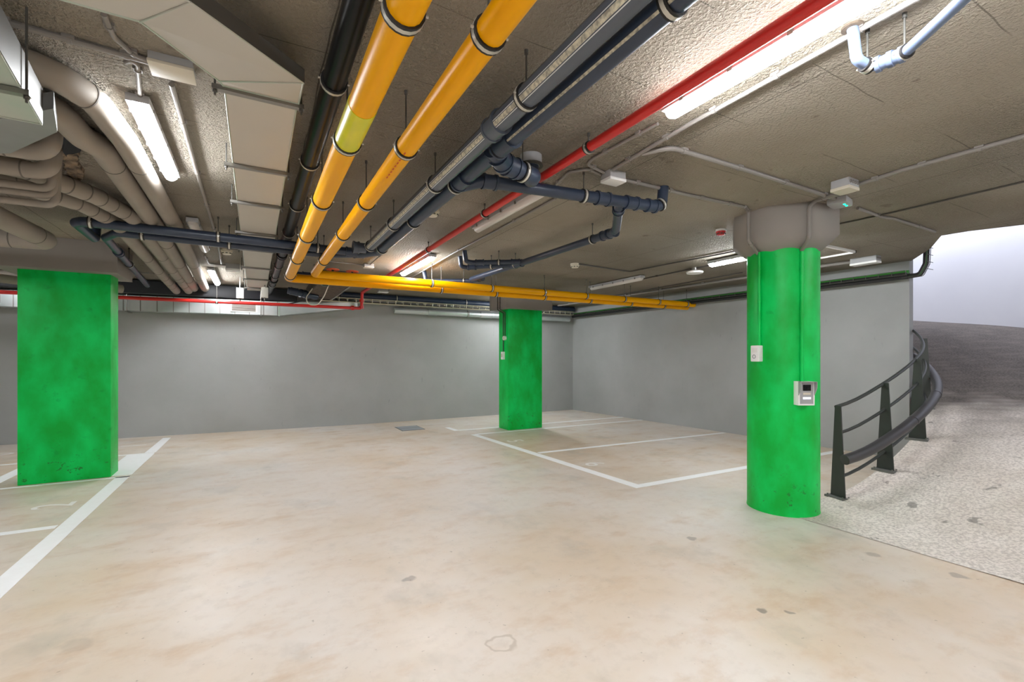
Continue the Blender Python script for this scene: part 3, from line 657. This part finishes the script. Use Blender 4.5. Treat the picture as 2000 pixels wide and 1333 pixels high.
# ---------------------------------------------------------------- light fittings
def lamp(label, x, y0, y1, lit, ang=0):
    t = thing('tube_light', label, 'light fitting', 'ceiling tube lights'); z = CE; n = 10
    MB().box((x-.052, y0, z-.055), (x+.052, y1, z-.012), bevel=.008).build('housing', 'lampbase', t)
    b = MB(); rings = []
    L = y1-y0
    for s, k in ((0.004, .35), (.012, .7), (.04, 1), (L-.04, 1), (L-.012, .7), (L-.004, .35)):
        rings.append([(x-.043*k*math.cos(PI*j/n), y0+s, z-.052-.046*k*math.sin(PI*j/n)) for j in range(n+1)])
    b.loft(rings); b.build('diffuser', 'tubeon' if lit else 'tubeoff', t)
    for q in range(5):
        yy = y0+L*(q+.5)/5
        for s in (-1, 1): MB().box((x+s*.052-.004, yy-.012, z-.062), (x+s*.052+.004, yy+.012, z-.035)).build('clip', 'steel', t, False)
    for yy in (y0+.25, y1-.25): MB().box((x-.03, yy-.03, z-.014), (x+.03, yy+.03, z)).build('mounting_bracket', 'steel', t, False)
    reparent_origin(t, (x, (y0+y1)/2, z)); return t
lamp('bright lit tube light, largest, beside the red pipe upper right', 1.985, .42, 1.82, True)
lamp('unlit tube light between red pipe and blue branch drain', 2.03, 3.12, 4.45, False)
lamp('lit tube light just beyond the unlit one along the red pipe', 2.08, 5.95, 7.40, True)
lamp('bright lit tube light at left beside the insulated pipes', -.54, 3.08, 4.24, True)
lamp('unlit tube light at left beyond the crossing blue-grey drain', -.545, 5.55, 6.95, False)
lamp('small distant lit tube light left of the flat duct', -.60, 8.55, 10.02, True)
lamp('lit tube light partly behind the round column capital', 5.76, 3.15, 4.50, True)
lamp('unlit tube light between the far column and the round column', 5.74, 5.80, 7.20, False)
lamp('lit tube light hidden behind the far square column capital', 5.5, 8.8, 10.12, True)
for x, y, lab in ((-.55, -.5, 'unseen added tube light overhead, left of the viewer'), (1.99, -2.4, 'unseen added tube light overhead, behind the viewer'), (-.55, -2.4, 'unseen added tube light behind the viewer on the left row'), (5.75, .1, 'unseen added tube light by the foot of the ramp, right of the viewer'),
                  (-4.2, 4.6, 'unseen lit tube light over the left bays'), (-4.2, 8.6, 'unseen lit tube light over the far left bays'), (-4.2, .8, 'unseen lit tube light over the near left bays'), (-4.2, -3, 'unseen lit tube light in the rear left corner'), (5.75, -3.0, 'unseen added tube light beyond the foot of the ramp behind the viewer'), (1.99, -5, 'unseen lit tube light at the rear wall')):
    lamp(lab, x, y-.65, y+.65, True)  # unseen fittings added for more light, chiefly on foreground floor and ramp foot

# ---------------------------------------------------------------- conduits and small devices
def conduit(label, pts, r=.011, m='conduit', clips=3, bend=.06, grp='ceiling conduits'):
    pts = [Vector(p) for p in pts]; t = thing('conduit', label, 'conduit', grp); MB().tube(pts, r, 10, bend).build('conduit_tube', m, t)
    L = sum((b-a).length for a, b in zip(pts, pts[1:]))
    P = fillet(pts, bend)
    for i in range(clips):
        c, d = along(P, L*(i+.5)/clips); b = MB(); b.ring(c, d, r*.9, r+.004, .018, 10)
        if c.z > CE-.06: b.box((c.x-r-.008, c.y-r-.008, c.z), (c.x+r+.008, c.y+r+.008, CE))
        b.build('saddle_clip', m, t)
    reparent_origin(t, pts[0]); return t
ZT = CE-.014
def cp(*pp): return [at(x, y, ZT) for x, y in pp]
conduit('long pale conduit beside the brightest tube light leading to the white box', [(2.20, .1, ZT), (2.25, 1.9, ZT), (2.30, 2.62, ZT)], .013, clips=7)
conduit('grey conduit curving from beside the bright light across to the round column', cp((1255, 300), (1310, 288), (1450, 330), (1600, 378), (1640, 392)), .017, clips=4, bend=.12)
conduit('grey conduit crossing from the white box towards the round column capital', cp((1210, 349), (1330, 378), (1452, 404)), .014, clips=4)
conduit('grey conduit running off right from the box by the round column', cp((1672, 362), (1760, 333), (2000, 266), (2120, 232)), .015, clips=4)
conduit('thin conduit linking the bright light to the white box', cp((1285, 242), (1155, 312), (1148, 322), (1180, 338)), .010, clips=3)
conduit('thin curved conduit between white box and unlit tube light', cp((1075, 372), (1110, 337), (1150, 330), (1180, 345)), .010, clips=2)
conduit('thin conduit running along the right side of the red pipe lights', cp((1085, 388), (960, 456), (880, 498), (790, 550), (740, 580)), .011, clips=5)
conduit('dark conduit in a kinked line from smoke detector towards the round column', cp((1130, 516), (1230, 531), (1300, 517), (1452, 488)), .009, 'conduitdark', clips=0)
conduit('dark conduit serving the unlit light near the far column', cp((1252, 546), (1340, 528), (1395, 517)), .010, 'conduitdark', clips=2)
conduit('thin dark conduit crossing the ceiling towards the right wall end of the photo', cp((1120, 592), (1250, 569), (1450, 533)), .008, 'conduitdark', clips=0)
conduit('thick grey conduit high along the right wall leading to the perforated box', [(7.05, 10.2, ZT-.02), (7.25, 6.8, ZT-.02), (7.42, 3.85, ZT-.02), (7.50, 3.42, ZT-.02)], .022, clips=7)
conduit('dark joint-like conduit running right past the round column', cp((1600, 446), (1740, 416), (2000, 355), (2150, 322)), .008, 'conduitdark', clips=0)
conduit('grey conduit bending over to the corner of the ceiling edge', cp((1675, 407), (1722, 424), (1745, 427), (1826, 453)), .014, clips=2, bend=.03)
conduit('long pale conduit left of the flat duct running away from the viewer', cp((335, 165), (393, 365), (425, 470), (433, 515)), .013, clips=6)
conduit('grey conduit crossing the top left corner', cp((-60, 22), (100, 68), (300, 124)), .013, clips=3)
conduit('short pale conduit stepping down towards the top left crossing conduit', cp((203, 28), (222, 72), (262, 108), (300, 122)), .011, clips=2)
conduit('short looped conduit feeding the left lit tube light', cp((245, 122), (255, 118), (268, 125), (275, 205)), .010, clips=2)
conduit('thin conduit from far white box to the left drain fittings', cp((620, 508), (715, 519)), .008, clips=1)
conduit('thin conduit from far white box across to the smoke detector', cp((722, 518), (800, 450), (838, 420)), .008, clips=2)
conduit('white conduit stepping beside the far left lit light', cp((400, 500), (408, 515), (455, 520)), .012, clips=2)
conduit('thin conduit between detector and flat duct at left', cp((443, 487), (520, 492)), .008, clips=1)
conduit('thin conduit behind the far column near the right wall', [(5.5, 9.6, ZT), (7.2, 9.6, ZT), (7.3, 10.3, ZT)], .012, clips=2)
conduit('pair-like conduit along the ceiling before the back wall', [(-3.5, 9.6, ZT), (-.9, 9.62, ZT)], .010, clips=2)
# conduits down the capital and the column
def onc(px, py, r): return on_col(px, py, r)
g1 = [at(1455, 404, ZT), onc(1462, 410, .50), onc(1462, 470, .50), onc(1480, 496, RR+.012)]
conduit('grey conduit down the left side of the round capital', g1, .016, clips=2, bend=.04, grp='capital conduits')
g2 = [at(1640, 378, CE-.05), onc(1592, 392, .50), onc(1581, 405, .50), onc(1580, 466, .50), onc(1566, 489, RR+.012)]
conduit('grey conduit down the right side of the round capital', g2, .018, clips=2, bend=.05, grp='capital conduits')
p1 = onc(1483, 560, RR+.014); p2 = onc(1566, 560, RR+.014)
conduit('green painted conduit on the round column leading to the white socket', [(p1.x, p1.y, 2.51), (p1.x, p1.y, 1.56)], .014, 'green', 3, grp='column conduits')
conduit('green painted conduit on the round column leading to the intercom', [(p2.x, p2.y, 2.51), (p2.x, p2.y, 1.26)], .015, 'green', 3, grp='column conduits')
m1 = atX(982, 640, 4.487)
conduit('dark conduit down the narrow face of the far square column, nearer edge', [(4.345, 8.36, 2.85), (4.345, 8.36, 2.46), (4.485, 8.40, 2.40), (4.485, 8.40, 1.92)], .010, 'conduitdark', 2, .02, 'column conduits')
conduit('dark conduit down the narrow face of the far square column, farther edge', [(4.345, 8.46, 2.85), (4.345, 8.46, 2.46), (4.485, 8.48, 2.40), (4.485, 8.48, 1.55)], .010, 'conduitdark', 2, .02, 'column conduits')

def face(px, py, rad):           # frame on the round column surface: origin, tangent, outward normal
    p = on_col(px, py, rad); nrm = Vector((p.x-RX, p.y-RY, 0)).normalized(); tan = Vector((-nrm.y, nrm.x, 0))
    return Matrix(((tan.x, nrm.x, 0, p.x), (tan.y, nrm.y, 0, p.y), (tan.z, nrm.z, 1, p.z), (0, 0, 0, 1)))
F_ = face(1481, 691, RR)
t = thing('wall_socket', 'white surface socket box on the left of the round column', 'socket')
MB().box((-.048, -.012, -.078), (.048, .048, .078), F_, bevel=.010).build('housing', 'white', t)
b = MB(); c = F_ @ Vector((-.005, .049, -.030)); nn = (F_.to_3x3() @ Vector((0, 1, 0))); b.ring(c, nn, .014, .020, .004); b.build('socket_ring', 'greyplastic', t)
b = MB()
for k in range(3): b.box((-.030, .047, .015+k*.014), (.030, .0495, .018+k*.014), F_)
b.build('lid_ridges', 'cream', t, False); reparent_origin(t, F_.translation)
F_ = face(1567, 768, RR)
t = thing('intercom', 'light grey video intercom with black screen and hooded housing on the round column', 'intercom')
MB().box((-.075, -.03, -.11), (.075, .062, .11), F_, bevel=.004).build('housing', 'white', t)
hb = MB()
for s in (-1, 1):
    pr_ = [(s*.075, .06, -.02), (s*.075, .06, .11), (s*.075, .10, .11), (s*.075, .10, .05)]
    hb.loft([[F_ @ Vector((x, y, z)) for x, y, z in pr_], [F_ @ Vector((x-s*.006, y, z)) for x, y, z in pr_]])
hb.box((-.075, .06, .104), (.075, .10, .11), F_); hb.build('rain_hood', 'greyplastic', t, False)
MB().box((-.060, .060, -.095), (.060, .066, .100), F_).build('front_plate', 'greyplastic', t, False)
s_ = MB().box((-.036, .065, .025), (.036, .069, .080), F_).build('camera_screen', 'screen', t, False)
MB().ring(F_ @ Vector((0, .070, .052)), nn, .006, .011, .003).build('camera_lens', 'lens', s_)
MB().box((-.034, .065, -.012), (.034, .068, .008), F_).build('label_slot', 'cream', t, False)
MB().box((-.036, .065, -.052), (.036, .069, -.034), F_).build('lit_button', 'lampstrip', t, False)
reparent_origin(t, F_.translation)
t = thing('wall_socket', 'small white switch box on the narrow face of the far square column', 'switch box'); MB().box((4.455, 8.43, 1.44), (4.502, 8.53, 1.60), bevel=.006).build('housing', 'white', t); MB().box((4.449, 8.455, 1.49), (4.456, 8.505, 1.56)).build('cover', 'cream', t, False); reparent_origin(t, (4.5, 8.48, 1.5))
t = thing('junction_box', 'small round white box above the switch on the far square column', 'junction box'); MB().tube([(4.50, 8.40, 1.88), (4.45, 8.40, 1.88)], .045, 18).build('housing', 'white', t); MB().tube([(4.452, 8.40, 1.88), (4.444, 8.40, 1.88)], .038, 18).build('lid', 'cream', t); reparent_origin(t, (4.5, 8.40, 1.88))

def jbox(label, c, sx, sy, h, m='white', rot=0, holes=False, zt=CE):
    t = thing('junction_box', label, 'junction box'); T = Matrix.Translation((c[0], c[1], zt)) @ Matrix.Rotation(rot, 4, 'Z')
    MB().box((-sx, -sy, -h*.75), (sx, sy, -.0), T, bevel=.004).build('housing', 'greyplastic', t)
    MB().box((-sx-.003, -sy-.003, -h), (sx+.003, sy+.003, -h*.72), T, bevel=.004).build('lid', m, t)
    if holes:
        b = MB()
        for k in range(4): b.ring(T @ Vector((-sx*.7+k*sx*.47, -sy-.002, -h*.35)), (T.to_3x3() @ Vector((0, 1, 0))), .008, .014, .004, 12)
        b.build('knockouts', 'conduit', t)
    reparent_origin(t, T.translation); return t
jbox('white junction box lid in the ceiling conduits right of the red pipe', (2.37, 2.70), .075, .055, .075)
jbox('large cream junction box under the top left duct', a2(337, 152, 2.82), .085, .065, .05, 'cream')
jbox('cream junction box with side knockouts above the round column', a2(1650, 366, 2.84), .075, .065, .085, 'cream', holes=True)
jbox('small white junction box near the end of the slate drain pipes', a2(720, 516, CE), .07, .05, .06)
jbox('white perforated box high on the right wall', a2(1690, 510, 2.84), .07, .16, .10, 'white', holes=True)
jbox('tiny white box near the end of the red pipe', a2(748, 574, 2.82), .10, .06, .05)
jbox('white box beside the far left lit light', a2(455, 517, CE), .09, .08, .10)
def detector(label, c, r=.05, top='cream', low='cream', name='smoke_detector', cat='smoke detector'):
    t = thing(name, label, cat); x, y = c
    MB().loft(lathe([(r*1.05, CE), (r*1.05, CE-.022)], 24, 0, x, y)).build('base', top, t)
    MB().loft(lathe([(r*.95, CE-.02), (r*.98, CE-.035), (r*.72, CE-.062), (r*.2, CE-.066)], 24, 0, x, y)).build('sensor_head', low, t)
    b = MB()
    for k in range(8):
        a = 2*PI*k/8; b.box((-.012, -.003, -.005), (.012, .003, .005), Matrix.Translation((x+r*.86*math.cos(a), y+r*.86*math.sin(a), CE-.050)) @ Matrix.Rotation(a+PI/2, 4, 'Z'))
    b.build('sensor_slot', 'dark', t, False); reparent_origin(t, (x, y, CE)); return t
detector('cream smoke detector between the slate drain pipes and red pipe', a2(844, 414, CE-.02), .066)
detector('cream smoke detector left of the flat duct', a2(443, 491, CE-.02), .066)
detector('cream smoke detector right of the blue diagonal drain', a2(1123, 518, CE-.02), .066)
detector('red and white fire siren near the round column', a2(1408, 452, CE-.02), .052, 'white', 'redplastic', 'fire_siren', 'siren')
t = thing('gas_detector', 'pale gas detector with two green lights behind the round column capital', 'gas detector'); c = at(1640, 396, CE-.03)
T = Matrix.Translation((c.x, c.y, CE)) @ Matrix.Rotation(.2, 4, 'Z')
MB().box((-.10, -.075, -.06), (.10, .075, 0), T, bevel=.02).build('housing', 'greyplastic', t)
for k in (-1, 1): MB().box((-.012+.03*k, -.05, -.064), (.012+.03*k, -.035, -.058), T).build('status_light', 'led', t, False)
reparent_origin(t, (c.x, c.y, CE))
t = thing('emergency_light', 'oval white disc fitting on a short bracket right of the unlit far light', 'light fitting'); c = at(1357, 527, CE-.03)
MB().loft(lathe([(.05, CE), (.04, CE-.05)], 20, 0, c.x, c.y)).build('bracket', 'steel', t)
MB().loft(lathe([(.10, CE-.05), (.13, CE-.065), (.12, CE-.09), (.03, CE-.10)], 28, 0, c.x, c.y)).build('disc', 'white', t); reparent_origin(t, (c.x, c.y, CE))
for px, py, lab in ((469, 573, 'white bulkhead lamp on the left side of the far duct end'), (517, 572, 'small grey-green bulkhead box at the right of the far duct end')):
    c = atY(px, py, 9.3); t = thing('bulkhead_box', lab, 'bulkhead box')
    MB().box((c.x-.055, 9.25, c.z-.09), (c.x+.055, 9.36, c.z+.09), bevel=.01).build('housing', 'white' if px < 500 else 'panel', t)
    MB().tube([(c.x, 9.3, c.z+.08), (c.x, 9.3, CE)], .008, 8).build('hanger_rod', 'steel', t)
    MB().tube([(c.x, 9.30, c.z-.08), (c.x, 9.30, c.z-.14)], .012, 8).build('gland', 'dark', t); reparent_origin(t, c)
# ceiling hatch behind the round column
t = thing('ceiling_hatch', 'white framed ceiling hatch partly hidden behind the round column', 'hatch')
MB().box((5.75, 3.15, CE-.008), (6.88, 3.62, CE)).build('panel', 'ceiling', t, False)
b = MB()
for a, c in (((5.75, 3.14), (6.90, 3.165)), ((5.75, 3.60), (6.90, 3.63)), ((6.875, 3.14), (6.90, 3.63)), ((5.75, 3.14), (5.775, 3.63))): b.box((*a, CE-.03), (*c, CE))
b.build('frame', 'white', t, False); reparent_origin(t, (6.3, 3.4, CE))

# ---------------------------------------------------------------- curved guard rail
t = thing('guard_rail', 'dark green curved metal guard rail with thick crash tube beside the ramp', 'guard rail')
RG = 3.95
TH = [-14.8, -4.3, 8.1, 25, 39.8]
def pz(d): return rampz(d, RG)-.004
for d in TH:
    a = math.radians(d); base = pz(d); P0 = polar(d, RG, base)
    T = Matrix.Translation(P0) @ Matrix.Rotation(a, 4, 'Z')
    prof = [(-.088, 0), (.076, 0), (.026, .95), (-.038, .95)]      # along -Y local = outward
    b = MB(); b.loft([[T @ Vector((sx, y, z)) for y, z in prof] for sx in (-.006, .006)])
    po = b.build('post', 'rail', t, False)
    MB().box((-.06, -.11, -.012), (.06, .10, .010), T).build('base_plate', 'plate', po, False)
    b = MB()
    for sx, sy in ((-.04, -.09), (.04, -.09), (-.04, .08), (.04, .08)): b.tube([T @ Vector((sx, sy, .008)), T @ Vector((sx, sy, .024))], .008, 6)
    b.build('anchor_bolt', 'steel', po)
    MB().tube([T @ Vector((0, -.05, .42)), T @ Vector((0, -.11, .42))], .018, 10).build('crash_bracket', 'rail', po)
def arc(d0, d1, r, h, n=26): return [polar(d0+(d1-d0)*i/n, r, pz(d0+(d1-d0)*i/n)+h) for i in range(n+1)]
MB().tube(arc(TH[0], TH[-1], RG-.02, .935), .018, 12).build('top_rail', 'rail', t)
MB().tube(arc(TH[0], TH[-1], RG, .66), .016, 12).build('middle_rail', 'rail', t)
MB().tube(arc(TH[0], TH[-1], RG, .20), .016, 12).build('bottom_rail', 'rail', t)
cr = MB().tube(arc(TH[0]-.6, TH[-1], RG+.115, .42), .052, 20).build('crash_tube', 'bumper', t)
for d in (0.5, 13.5): q = arc(d, d+.3, RG+.115, .42, 2); MB().ring(q[1], q[2]-q[0], .046, .055, .03).build('sleeve_joint', 'bumper', cr)
reparent_origin(t, polar(TH[0], RG, 0))
